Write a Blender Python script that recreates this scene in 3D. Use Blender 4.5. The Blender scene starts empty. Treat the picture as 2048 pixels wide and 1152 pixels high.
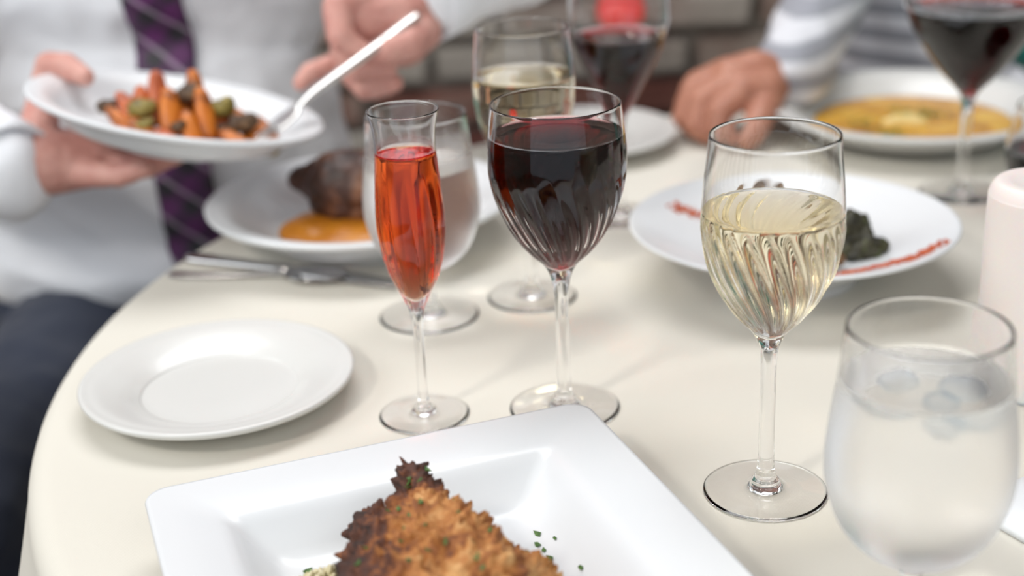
import bpy, bmesh, math, random
from math import sin, cos, pi, radians, sqrt
from mathutils import Vector, Matrix, Euler, noise
from mathutils.bvhtree import BVHTree

random.seed(7)
SC = bpy.context.scene
COL = SC.collection
TZ = 0.75                                   # table top height

# ------------------------------------------------------------------ camera, world, lights, exposure
cd = bpy.data.cameras.new('camera'); cam = bpy.data.objects.new('camera', cd); COL.objects.link(cam)
P_, R_ = radians(21.7), radians(2.6)
F_ = Vector((0, cos(P_), -sin(P_))); R0 = Vector((1, 0, 0)); U0 = Vector((0, sin(P_), cos(P_)))
Rv = cos(R_)*R0 - sin(R_)*U0; Uv = cos(R_)*U0 + sin(R_)*R0
cam.matrix_world = Matrix(((Rv.x, Uv.x, -F_.x, 0), (Rv.y, Uv.y, -F_.y, 0), (Rv.z, Uv.z, -F_.z, TZ+0.40), (0, 0, 0, 1)))
cd.sensor_width = 36; cd.lens = 36*2800/2048; cd.clip_start = 0.02
cd.dof.use_dof = True; cd.dof.focus_distance = 0.765; cd.dof.aperture_fstop = 3.6
SC.camera = cam

w = bpy.data.worlds.new('world'); SC.world = w; w.use_nodes = True
w.node_tree.nodes['Background'].inputs[0].default_value = (0.80, 0.90, 1.0, 1)
w.node_tree.nodes['Background'].inputs[1].default_value = 0.58

def area(name, loc, target, sx, sy, power, color):
    l = bpy.data.lights.new(name, 'AREA'); l.shape = 'RECTANGLE'; l.size = sx; l.size_y = sy
    l.energy = power; l.color = color
    o = bpy.data.objects.new(name, l); COL.objects.link(o); o.location = loc
    o.rotation_euler = (Vector(target)-Vector(loc)).to_track_quat('-Z', 'Y').to_euler()
    return o
area('daylight_left', (-2.3, 0.5, 2.3), (0, 1.0, 0.75), 1.6, 1.4, 30, (0.90, 0.96, 1.0))
area('ceiling_glow', (-0.15, 1.65, 2.70), (-0.05, 1.2, 0.0), 1.7, 0.9, 29, (0.97, 0.98, 1.0))
area('front_fill', (0.7, -1.3, 2.45), (-0.15, 1.35, 0.8), 2.0, 1.2, 20, (0.95, 0.98, 1.0))  # soft fill added from the front to brighten shirt, wall and sweater
area('ceiling_spot', (-1.45, -0.75, 2.65), (0.05, 0.85, 0.75), 0.30, 0.30, 20, (1.0, 0.95, 0.88))
SC.view_settings.view_transform = 'Standard'; SC.view_settings.look = 'None'
SC.view_settings.gamma = 1; SC.view_settings.use_curve_mapping = False
SC.view_settings.exposure = 0.15
cy = SC.cycles
cy.max_bounces = 28; cy.transmission_bounces = 28; cy.glossy_bounces = 8; cy.diffuse_bounces = 5
cy.volume_bounces = 0; cy.sample_clamp_indirect = 25.0; cy.caustics_refractive = True; cy.caustics_reflective = True; cy.blur_glossy = 0.0; cy.sample_clamp_direct = 0

# ------------------------------------------------------------------ material helpers
def mat(name, color=(0.8, 0.8, 0.8), rough=0.5, metal=0, coat=0, sss=0, sheen=0, spec=0.5):
    m = bpy.data.materials.new(name); m.use_nodes = True
    b = m.node_tree.nodes['Principled BSDF']
    b.inputs['Base Color'].default_value = (*color, 1); b.inputs['Roughness'].default_value = rough
    b.inputs['Metallic'].default_value = metal; b.inputs['Coat Weight'].default_value = coat
    b.inputs['Specular IOR Level'].default_value = spec
    b.inputs['Sheen Weight'].default_value = sheen
    if sss:
        b.inputs['Subsurface Weight'].default_value = sss
        b.inputs['Subsurface Scale'].default_value = 0.01
    return m
def N(m, t, **kw):
    n = m.node_tree.nodes.new(t)
    for k, v in kw.items():
        if k in n.inputs.keys(): n.inputs[k].default_value = v
        else: setattr(n, k, v)
    return n
def L(m, a, b): m.node_tree.links.new(a, b)
def bsdf(m): return m.node_tree.nodes['Principled BSDF']
def ramp(m, fac, stops):
    r = N(m, 'ShaderNodeValToRGB'); cr = r.color_ramp
    while len(cr.elements) < len(stops): cr.elements.new(0.5)
    for e, (p, c) in zip(cr.elements, stops): e.position = p; e.color = (*c, 1)
    L(m, fac, r.inputs['Fac']); return r.outputs['Color']
def mathn(m, op, a, b=None, c=None):
    n = N(m, 'ShaderNodeMath', operation=op)
    for i, v in enumerate((a, b, c)):
        if v is None: continue
        if isinstance(v, (int, float)): n.inputs[i].default_value = v
        else: L(m, v, n.inputs[i])
    return n.outputs[0]
def coords(m, kind='Object'): return N(m, 'ShaderNodeTexCoord').outputs[kind]
def noise_tex(m, scale, detail=4, rough=0.55, vec=None, dist=0):
    n = N(m, 'ShaderNodeTexNoise'); n.inputs['Scale'].default_value = scale; n.inputs['Detail'].default_value = detail
    n.inputs['Roughness'].default_value = rough; n.inputs['Distortion'].default_value = dist
    L(m, vec if vec is not None else coords(m), n.inputs['Vector']); return n.outputs['Fac']
def bump(m, h, strength, dist=0.001):
    b = N(m, 'ShaderNodeBump'); b.inputs['Strength'].default_value = strength; b.inputs['Distance'].default_value = dist
    L(m, h, b.inputs['Height']); L(m, b.outputs['Normal'], bsdf(m).inputs['Normal'])
def noisy(name, stops, scale, rough=0.6, bs=0.0, bd=0.002, detail=6, dist=0.3, **kw):
    m = mat(name, rough=rough, **kw); f = noise_tex(m, scale, detail, 0.6, dist=dist)
    L(m, ramp(m, f, stops), bsdf(m).inputs['Base Color'])
    if bs: bump(m, f, bs, bd)
    return m

M = {}
M['ceramic'] = mat('white_ceramic', (0.745, 0.765, 0.785), 0.27, coat=0.12)
M['ceramic_warm'] = mat('warm_white_ceramic', (0.66, 0.66, 0.64), 0.27, coat=0.12)
M['steel'] = mat('steel', (0.50, 0.49, 0.49), 0.16, metal=1)
M['silver_white'] = mat('bright_steel', (0.80, 0.79, 0.77), 0.30, metal=1)
m = mat('cream_linen', (0.69, 0.66, 0.585), 0.85, sheen=0.1); M['linen'] = m
wv = N(m, 'ShaderNodeTexWave', wave_type='BANDS', bands_direction='X'); wv.inputs['Scale'].default_value = 420
wv2 = N(m, 'ShaderNodeTexWave', wave_type='BANDS', bands_direction='Y'); wv2.inputs['Scale'].default_value = 420
c_ = coords(m); L(m, c_, wv.inputs['Vector']); L(m, c_, wv2.inputs['Vector'])
bump(m, mathn(m, 'ADD', wv.outputs['Fac'], wv2.outputs['Fac']), 0.12, 0.0003)
M['added_napkin'] = mat('white_cotton', (0.80, 0.82, 0.84), 0.9)
M['wood_dark'] = noisy('dark_wood', [(0.3, (0.05, 0.028, 0.016)), (0.7, (0.12, 0.065, 0.035))], 9, 0.45)
M['cream_uph'] = noisy('cream_upholstery', [(0.3, (0.50, 0.46, 0.34)), (0.7, (0.60, 0.55, 0.42))], 60, 0.85, 0.1)
M['floor'] = noisy('floor_wood', [(0.3, (0.10, 0.06, 0.04)), (0.7, (0.19, 0.12, 0.08))], 5, 0.4)
M['plaster'] = noisy('plaster', [(0.3, (0.36, 0.32, 0.28)), (0.7, (0.44, 0.40, 0.35))], 6, 0.9)
M['ceil'] = mat('ceiling_paint', (0.62, 0.60, 0.57), 0.9)
M['mortar'] = noisy('mortar', [(0.3, (0.24, 0.215, 0.19)), (0.7, (0.38, 0.35, 0.31))], 25, 0.95, 0.6, 0.004)
m = mat('old_brick', rough=0.9); M['brick'] = m
oi = N(m, 'ShaderNodeObjectInfo')
f = noise_tex(m, 14, 6, 0.65)
v_ = mathn(m, 'ADD', mathn(m, 'MULTIPLY', oi.outputs['Random'], 0.55), mathn(m, 'MULTIPLY', f, 0.62))
L(m, ramp(m, v_, [(0.22, (0.12, 0.038, 0.03)), (0.38, (0.19, 0.08, 0.06)), (0.50, (0.27, 0.20, 0.165)), (0.68, (0.33, 0.30, 0.26)), (0.95, (0.38, 0.35, 0.31))]), bsdf(m).inputs['Base Color'])
bump(m, f, 0.7, 0.006)

def glass_mat(name, rough=0.0, color=(1, 1, 1)):
    m = bpy.data.materials.new(name); m.use_nodes = True; nt = m.node_tree; nt.nodes.clear()
    o = nt.nodes.new('ShaderNodeOutputMaterial'); g = nt.nodes.new('ShaderNodeBsdfGlass')
    g.inputs['IOR'].default_value = 1.5; g.inputs['Roughness'].default_value = rough
    g.inputs['Color'].default_value = (*color, 1)
    nt.links.new(g.outputs[0], o.inputs['Surface']); return m
def liquid_mat(name, color, density):
    m = glass_mat(name); nt = m.node_tree
    g = [n for n in nt.nodes if n.type == 'BSDF_GLASS'][0]; o = [n for n in nt.nodes if n.type == 'OUTPUT_MATERIAL'][0]
    a = nt.nodes.new('ShaderNodeAttribute'); a.attribute_name = 'ior'     # wall faces meet glass, top faces meet air
    nt.links.new(a.outputs['Fac'], g.inputs['IOR'])
    if density:
        va = nt.nodes.new('ShaderNodeVolumeAbsorption'); va.inputs['Color'].default_value = (*color, 1)
        va.inputs['Density'].default_value = density
        nt.links.new(va.outputs[0], o.inputs['Volume'])
    return m
M['glass'] = glass_mat('clear_glass')
m = glass_mat('misted_glass', 0.16); M['frost'] = m
sep = N(m, 'ShaderNodeSeparateXYZ'); L(m, coords(m), sep.inputs[0])
mr = N(m, 'ShaderNodeMapRange'); L(m, sep.outputs['Z'], mr.inputs['Value'])
for k_, v_ in zip(('From Min', 'From Max', 'To Min', 'To Max'), (0.125, 0.138, 0.30, 0.06)): mr.inputs[k_].default_value = v_
L(m, mr.outputs[0], m.node_tree.nodes['Glass BSDF'].inputs['Roughness'])
M['red_drink'] = liquid_mat('red_orange_aperitif', (0.994, 0.50, 0.01), 118)
M['red_wine'] = liquid_mat('red_wine', (0.86, 0.02, 0.14), 430)
M['white_wine'] = liquid_mat('white_wine', (0.91, 0.76, 0.30), 11)
M['water'] = liquid_mat('water', (1, 1, 1), 0)
m = glass_mat('ice', 0.30, (0.93, 0.95, 0.97)); M['ice'] = m
m.node_tree.nodes['Glass BSDF'].inputs['IOR'].default_value = 1.012

def fabric(name, color, rough=0.85, nscale=30, bs=0.25, bd=0.003):
    m = mat(name, color, rough, sheen=0.15); bump(m, noise_tex(m, nscale, 3), bs, bd); return m
M['shirt'] = fabric('white_shirt', (0.82, 0.835, 0.87))
M['navy'] = fabric('navy_trousers', (0.018, 0.025, 0.048), 0.9)
M['teal'] = fabric('teal_knit', (0.0, 0.16, 0.13), 0.9)
M['dark_cloth'] = fabric('dark_trousers', (0.03, 0.03, 0.035), 0.9)
M['shoe'] = mat('black_leather', (0.02, 0.018, 0.016), 0.35)
M['hair'] = noisy('brown_hair', [(0.3, (0.03, 0.018, 0.01)), (0.7, (0.08, 0.05, 0.03))], 40, 0.6)
def skin(name, a, b):
    m = mat(name, rough=0.5, sss=0.12); f = noise_tex(m, 38, 4, 0.6)
    bsdf(m).inputs['Subsurface Radius'].default_value = (1.0, 0.3, 0.15)
    L(m, ramp(m, f, [(0.3, a), (0.7, b)]), bsdf(m).inputs['Base Color'])
    bump(m, noise_tex(m, 160, 3), 0.15, 0.001); return m
M['skin'] = skin('pink_skin', (0.52, 0.23, 0.19), (0.66, 0.36, 0.30))
M['skin_tan'] = skin('tan_skin', (0.40, 0.16, 0.10), (0.52, 0.24, 0.16))
m = mat('striped_jersey', rough=0.85, sheen=0.1); M['stripe'] = m
sep = N(m, 'ShaderNodeSeparateXYZ'); L(m, coords(m), sep.inputs[0])
ph = mathn(m, 'FRACT', mathn(m, 'MULTIPLY', sep.outputs['Z'], 1/0.030))
L(m, ramp(m, ph, [(0.0, (0.72, 0.73, 0.77)), (0.38, (0.72, 0.73, 0.77)), (0.46, (0.32, 0.33, 0.37)), (0.90, (0.32, 0.33, 0.37)), (1.0, (0.72, 0.73, 0.77))]), bsdf(m).inputs['Base Color'])
m = mat('plaid_tie', rough=0.55, sheen=0.2); M['tie'] = m
sep = N(m, 'ShaderNodeSeparateXYZ'); L(m, coords(m), sep.inputs[0])
da = mathn(m, 'ADD', mathn(m, 'MULTIPLY', sep.outputs['X'], 0.62), mathn(m, 'MULTIPLY', sep.outputs['Z'], 0.80))
db = mathn(m, 'SUBTRACT', mathn(m, 'MULTIPLY', sep.outputs['Z'], 0.80), mathn(m, 'MULTIPLY', sep.outputs['X'], 0.75))
fa = mathn(m, 'FRACT', mathn(m, 'MULTIPLY', da, 1/0.034)); fb = mathn(m, 'FRACT', mathn(m, 'MULTIPLY', db, 1/0.034))
ca = ramp(m, fa, [(0.0, (0.075, 0.010, 0.08)), (0.44, (0.075, 0.010, 0.08)), (0.5, (0.012, 0.012, 0.016)), (0.86, (0.012, 0.012, 0.016)), (0.88, (0.45, 0.36, 0.46)), (0.97, (0.45, 0.36, 0.46)), (1.0, (0.075, 0.010, 0.08))])
cb = ramp(m, fb, [(0.0, (0.13, 0.018, 0.13)), (0.45, (0.13, 0.018, 0.13)), (0.5, (0.015, 0.01, 0.02)), (0.93, (0.015, 0.01, 0.02)), (1.0, (0.13, 0.018, 0.13))])
mx = N(m, 'ShaderNodeMix', data_type='RGBA'); mx.inputs[0].default_value = 0.42
L(m, ca, mx.inputs[6]); L(m, cb, mx.inputs[7]); L(m, mx.outputs[2], bsdf(m).inputs['Base Color'])
# food
M['carrot'] = noisy('roast_carrot', [(0.34, (0.10, 0.022, 0.006)), (0.47, (0.55, 0.15, 0.015)), (0.7, (0.72, 0.24, 0.02))], 45, 0.4, 0.3, 0.001)
M['carrot_red'] = noisy('red_roast_carrot', [(0.25, (0.12, 0.025, 0.01)), (0.42, (0.48, 0.10, 0.03)), (0.7, (0.62, 0.17, 0.04))], 45, 0.4, 0.3, 0.001)
M['squash'] = noisy('olive_roast_squash', [(0.35, (0.05, 0.03, 0.01)), (0.5, (0.20, 0.15, 0.02)), (0.7, (0.42, 0.33, 0.10))], 70, 0.5, 0.4, 0.002)
M['charred'] = noisy('brown_charred', [(0.35, (0.025, 0.014, 0.008)), (0.55, (0.10, 0.05, 0.02)), (0.75, (0.35, 0.22, 0.11))], 80, 0.6, 0.5, 0.002)
M['puree'] = noisy('orange_puree', [(0.3, (0.42, 0.135, 0.006)), (0.7, (0.56, 0.21, 0.010))], 40, 0.4, 0.2, 0.002)
M['duck'] = noisy('seared_meat', [(0.36, (0.022, 0.009, 0.006)), (0.52, (0.075, 0.027, 0.015)), (0.66, (0.24, 0.10, 0.045))], 28, 0.45, 0.5, 0.003, dist=0.8)
M['greens'] = noisy('dark_roast_greens', [(0.35, (0.012, 0.012, 0.006)), (0.55, (0.045, 0.04, 0.018)), (0.7, (0.10, 0.13, 0.03))], 90, 0.5, 0.5, 0.002)
M['mushroom'] = noisy('brown_mushroom', [(0.35, (0.06, 0.03, 0.014)), (0.6, (0.22, 0.12, 0.05)), (0.8, (0.12, 0.08, 0.05))], 70, 0.55, 0.3)
M['paprika'] = noisy('red_crumb', [(0.3, (0.42, 0.05, 0.02)), (0.7, (0.66, 0.17, 0.06))], 200, 0.8)
M['soup'] = noisy('golden_soup', [(0.34, (0.36, 0.15, 0.015)), (0.5, (0.66, 0.33, 0.025)), (0.68, (0.76, 0.48, 0.07))], 22, 0.25, detail=8, dist=1.0)
M['egg'] = noisy('pale_yolk', [(0.3, (0.72, 0.50, 0.14)), (0.7, (0.78, 0.66, 0.33))], 30, 0.35)
M['herb'] = noisy('green_herb', [(0.3, (0.025, 0.07, 0.012)), (0.7, (0.11, 0.22, 0.04))], 300, 0.6)
M['rice'] = noisy('creamy_risotto', [(0.3, (0.55, 0.47, 0.24)), (0.7, (0.76, 0.70, 0.50))], 120, 0.5)
M['wax'] = mat('pale_pink_wax', (0.80, 0.74, 0.71), 0.45, sss=0.5)
bsdf(M['wax']).inputs['Subsurface Scale'].default_value = 0.02
M['wick'] = mat('burnt_wick', (0.02, 0.018, 0.015), 0.9)
# breaded crust: charred towards the thin edge and in blotches, gold elsewhere
m = mat('fried_crust', rough=0.6); M['crust'] = m
cc = coords(m); f1 = noise_tex(m, 70, 9, 0.68, cc, 0.5); f2 = noise_tex(m, 22, 5, 0.6, cc)
att = N(m, 'ShaderNodeAttribute', attribute_name='char')
v_ = mathn(m, 'SUBTRACT', mathn(m, 'ADD', mathn(m, 'MULTIPLY', f1, 0.95), mathn(m, 'MULTIPLY', f2, 0.28)), mathn(m, 'MULTIPLY', att.outputs['Fac'], 0.24))
L(m, ramp(m, v_, [(0.28, (0.025, 0.010, 0.007)), (0.43, (0.12, 0.036, 0.015)), (0.52, (0.30, 0.098, 0.022)), (0.62, (0.48, 0.19, 0.045)), (0.73, (0.68, 0.38, 0.15))]), bsdf(m).inputs['Base Color'])
bump(m, f1, 0.7, 0.003)

# ------------------------------------------------------------------ object helpers
def raw(name, verts, faces, material, parent=None, smooth=True, ior=None):
    me = bpy.data.meshes.new(name); me.from_pydata([tuple(v) for v in verts], [], faces); me.update()
    if material is not None: me.materials.append(material)
    if smooth: me.polygons.foreach_set('use_smooth', [True]*len(me.polygons))
    if ior is not None:
        a = me.attributes.new('ior', 'FLOAT', 'FACE'); a.data.foreach_set('value', ior)
    o = bpy.data.objects.new(name, me); COL.objects.link(o)
    if parent is not None: o.parent = parent
    return o
def from_bm(name, bm, material, parent=None, smooth=True):
    me = bpy.data.meshes.new(name); bm.to_mesh(me); bm.free(); me.materials.append(material)
    if smooth: me.polygons.foreach_set('use_smooth', [True]*len(me.polygons))
    o = bpy.data.objects.new(name, me); COL.objects.link(o)
    if parent is not None: o.parent = parent
    return o
def tag(o, label, cat, group=None, kind=None):
    if label: o['label'] = label
    if cat: o['category'] = cat
    if group: o['group'] = group
    if kind: o['kind'] = kind
    return o
def thing(name, label, cat, loc=(0, 0, 0), rot=(0, 0, 0), group=None):
    o = bpy.data.objects.new(name, None); COL.objects.link(o); o.location = loc; o.rotation_euler = rot
    o.empty_display_size = 0.02
    return tag(o, label, cat, group)
def spline(pts, k=6):
    out = []; n = len(pts)
    for i in range(n-1):
        p0 = pts[max(i-1, 0)]; p1 = pts[i]; p2 = pts[i+1]; p3 = pts[min(i+2, n-1)]
        for j in range(k):
            t = j/k; t2 = t*t; t3 = t2*t
            out.append(tuple(0.5*((2*b)+(-a+c)*t+(2*a-5*b+4*c-d)*t2+(-a+3*b-3*c+d)*t3) for a, b, c, d in zip(p0, p1, p2, p3)))
    out.append(tuple(pts[-1])); return out
def lathe_data(prof, n, mod=None):
    """prof: (r, z) rows ordered so that the solid lies to the LEFT-hand inside when r>0 goes bottom->top on the outside."""
    V = []; rows = []
    for k, (r, z) in enumerate(prof):
        if r < 1e-7: rows.append([len(V)]); V.append((0, 0, z)); continue
        row = []
        for i in range(n):
            a = 2*pi*i/n; rr = r + (mod(a, z, k) if mod else 0)
            row.append(len(V)); V.append((rr*cos(a), rr*sin(a), z))
        rows.append(row)
    Fc = []
    for A, B in zip(rows, rows[1:]):
        if len(A) == 1 and len(B) == 1: continue
        for i in range(n):
            j = (i+1) % n
            if len(A) == 1: Fc.append((A[0], B[j], B[i]))
            elif len(B) == 1: Fc.append((A[i], A[j], B[0]))
            else: Fc.append((A[i], A[j], B[j], B[i]))
    return V, Fc
def lathe(name, prof, n, material, parent=None, mod=None):
    V, Fc = lathe_data(prof, n, mod); return raw(name, V, Fc, material, parent)

# ------------------------------------------------------------------ blobs: overlapping capsules fused into one surface
def add_capsule(bm, p0, r0, p1, r1, n=18, sx=1.0, sy=1.0):
    p0, p1 = Vector(p0), Vector(p1); d = (p1-p0); ln = d.length
    if ln < 1e-6: d = Vector((0, 0, 1))
    q = d.to_track_quat('Z', 'Y').to_matrix()
    rows = []
    for k in range(6): a = -pi/2 + (pi/2)*k/5; rows.append((r0*cos(a), r0*sin(a)))
    for k in range(6): a = (pi/2)*k/5; rows.append((r1*cos(a), ln + r1*sin(a)))
    vs = []
    for r, z in rows:
        if r < 1e-6: vs.append([bm.verts.new(p0 + q @ Vector((0, 0, z)))]); continue
        vs.append([bm.verts.new(p0 + q @ Vector((r*cos(2*pi*i/n)*sx, r*sin(2*pi*i/n)*sy, z))) for i in range(n)])
    for A, B in zip(vs, vs[1:]):
        for i in range(n):
            j = (i+1) % n
            if len(A) == 1: bm.faces.new((A[0], B[j], B[i]))
            elif len(B) == 1: bm.faces.new((A[i], A[j], B[0]))
            else: bm.faces.new((A[i], A[j], B[j], B[i]))
def add_ell(bm, c, r, rot=(0, 0, 0), n=24):
    mt = Matrix.Translation(c) @ Euler(rot).to_matrix().to_4x4() @ Matrix.Diagonal((*r, 1))
    bmesh.ops.create_uvsphere(bm, u_segments=n, v_segments=n//2, radius=1, matrix=mt)
def fuse(bm, voxel, smooth=4, disp=None):
    me = bpy.data.meshes.new('tmp'); bm.to_mesh(me); bm.free()
    o = bpy.data.objects.new('tmp', me); COL.objects.link(o)
    r = o.modifiers.new('r', 'REMESH'); r.mode = 'VOXEL'; r.voxel_size = voxel
    if smooth: s = o.modifiers.new('s', 'SMOOTH'); s.factor = 0.5; s.iterations = smooth
    dg = bpy.context.evaluated_depsgraph_get(); e = o.evaluated_get(dg)
    out = bpy.data.meshes.new_from_object(e)
    bpy.data.objects.remove(o); bpy.data.meshes.remove(me)
    if disp:
        ns = [v.normal.copy() for v in out.vertices]
        for v, nn in zip(out.vertices, ns): v.co = v.co + nn*disp(v.co, nn)
        out.update()
    return out
def place(name, me, material, parent=None):
    me.name = name; me.materials.clear(); me.materials.append(material)
    me.polygons.foreach_set('use_smooth', [True]*len(me.polygons))
    o = bpy.data.objects.new(name, me); COL.objects.link(o)
    if parent is not None: o.parent = parent
    return o
def join_meshes(ms):
    bm = bmesh.new()
    for me in ms: bm.from_mesh(me); bpy.data.meshes.remove(me)
    me = bpy.data.meshes.new('joined'); bm.to_mesh(me); bm.free(); return me
def recentre(o, loc):
    """move a mesh object's origin to loc without moving its shape"""
    loc = Vector(loc); o.data.transform(Matrix.Translation(-loc)); o.location = loc; return o
def bvh_of(o):
    bpy.context.view_layer.update()
    me = o.data; mw = o.matrix_local.copy()
    p = o.parent
    while p is not None: mw = p.matrix_local @ mw; p = p.parent
    return BVHTree.FromPolygons([mw @ v.co for v in me.vertices], [tuple(q.vertices) for q in me.polygons])
def box_bm(bm, c, s, rotz=0, bev=0.0):
    mt = Matrix.Translation(c) @ Matrix.Rotation(rotz, 4, 'Z') @ Matrix.Diagonal((*s, 1))
    r = bmesh.ops.create_cube(bm, size=1, matrix=mt)
    if bev:
        es = list({e for v in r['verts'] for e in v.link_edges})
        bmesh.ops.bevel(bm, geom=es, offset=bev, segments=2, affect='EDGES')

# ------------------------------------------------------------------ the room
def struct(name, bm, material, parent=None, smooth=False):
    o = from_bm(name, bm, material, parent, smooth); o['kind'] = 'structure'; return o
def slab(name, c, s, material):
    bm = bmesh.new(); box_bm(bm, (0, 0, 0), s); o = struct(name, bm, material); o.location = c; return o
WY = 2.40
slab('floor', (0.1, 0.7, -0.05), (5.4, 5.0, 0.1), M['floor'])
slab('ceiling', (0.1, 0.7, 2.85), (5.4, 5.0, 0.1), M['ceil'])
slab('wall_left', (-2.65, 0.7, 1.4), (0.1, 5.0, 2.8), M['plaster'])
slab('wall_right', (2.85, 0.7, 1.4), (0.1, 5.0, 2.8), M['plaster'])
wall = slab('wall_back', (0.1, WY+0.06, 1.4), (5.4, 0.1, 2.8), M['mortar'])
rb = random.Random(3)
brick_meshes = []
for k in range(5):
    bm = bmesh.new(); box_bm(bm, (0, 0, 0), (0.205, 0.036, 0.056), 0, 0.006)
    bmesh.ops.subdivide_edges(bm, edges=[e for e in bm.edges if e.calc_length() > 0.05], cuts=1)
    for v in bm.verts: v.co += Vector([rb.uniform(-0.0025, 0.0025) for _ in range(3)])
    me = bpy.data.meshes.new('brick'); bm.to_mesh(me); bm.free(); me.materials.append(M['brick'])
    brick_meshes.append(me)
rest = bmesh.new(); inv = Vector((-0.1, -(WY+0.06), -1.4))
row = 0; z = 0.036
while z < 2.78:
    x = -2.45 + (0.11 if row % 2 else 0)
    while x < 2.7:
        p = Vector((x+rb.uniform(-.004, .004), WY-0.005+rb.uniform(-.006, .006), z+rb.uniform(-.003, .003))) + inv
        rz = rb.uniform(-0.012, 0.012); k = rb.randrange(5)
        if 0.40 < z < 0.90 and -0.75 < x < 1.05:
            o = bpy.data.objects.new('brick', brick_meshes[k]); COL.objects.link(o); o.parent = wall
            o.location = p; o.rotation_euler = (rb.uniform(-.01, .01), 0.0, rz)
        else:
            bmesh.ops.create_cube(rest, size=1, matrix=Matrix.Translation(p) @ Matrix.Rotation(rz, 4, 'Z') @ Matrix.Diagonal((0.205, 0.036, 0.056, 1)))
        x += 0.222
    z += 0.073; row += 1
ro = from_bm('brickwork', rest, M['brick'], wall, False); ro['kind'] = 'stuff'

# ------------------------------------------------------------------ table and cloth
TC = Vector((0.2987, 0.9037, 0)); TR = 0.617
tb = thing('dining_table', 'round pedestal dining table hidden under the cream cloth', 'table', (TC.x, TC.y, 0))
lathe('tabletop', [(0, .715), (.59, .715), (.603, .72), (.606, .732), (.603, .744), (.59, .747), (0, .747)], 96, M['wood_dark'], tb)
lathe('pedestal', spline([(.055, .715), (.05, .6), (.04, .4), (.05, .2), (.07, .1), (.09, .06)][::-1], 5), 32, M['wood_dark'], tb)
lathe('base', [(0, 0), (.30, 0), (.305, .01), (.29, .03), (.12, .055), (.08, .065), (0, .066)], 48, M['wood_dark'], tb)
def cloth():
    n = 256; V = [(0, 0, TZ)]; rows = []
    prof = [(.2, 0), (.4, 0), (.52, 0), (.58, 0), (.600, 0)]
    for k in range(1, 7): a = pi/2*k/6; prof.append((.600+.017*sin(a), -.017*(1-cos(a))))
    for r, dz in prof:
        row = []
        for i in range(n): a = 2*pi*i/n; row.append(len(V)); V.append((r*cos(a), r*sin(a), TZ+dz))
        rows.append(row)
    for k in range(1, 15):
        t = k/14; row = []
        for i in range(n):
            a = 2*pi*i/n
            # long drop towards the camera side, short where people sit close (left, back)
            w1 = max(0, cos(a-radians(258)))**1.2
            drop = 0.05 + 0.24*w1
            fold = 0.012*sin(a*15+0.6) + 0.006*sin(a*27+1.1)
            r = .617 + (0.014 + fold*min(1, 2*w1+0.15) + 0.05*w1)*t
            row.append(len(V)); V.append((r*cos(a), r*sin(a), TZ-.017-drop*t))
        rows.append(row)
    Fc = [(0, rows[0][i], rows[0][(i+1) % n]) for i in range(n)]
    for A, B in zip(rows, rows[1:]):
        Fc += [(A[i], B[i], B[(i+1) % n], A[(i+1) % n]) for i in range(n)]
    o = raw('tablecloth', V, Fc, M['linen']); o.location = (TC.x, TC.y, 0)
    tag(o, 'cream linen tablecloth spread over the round table', 'tablecloth')
cloth()

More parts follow.
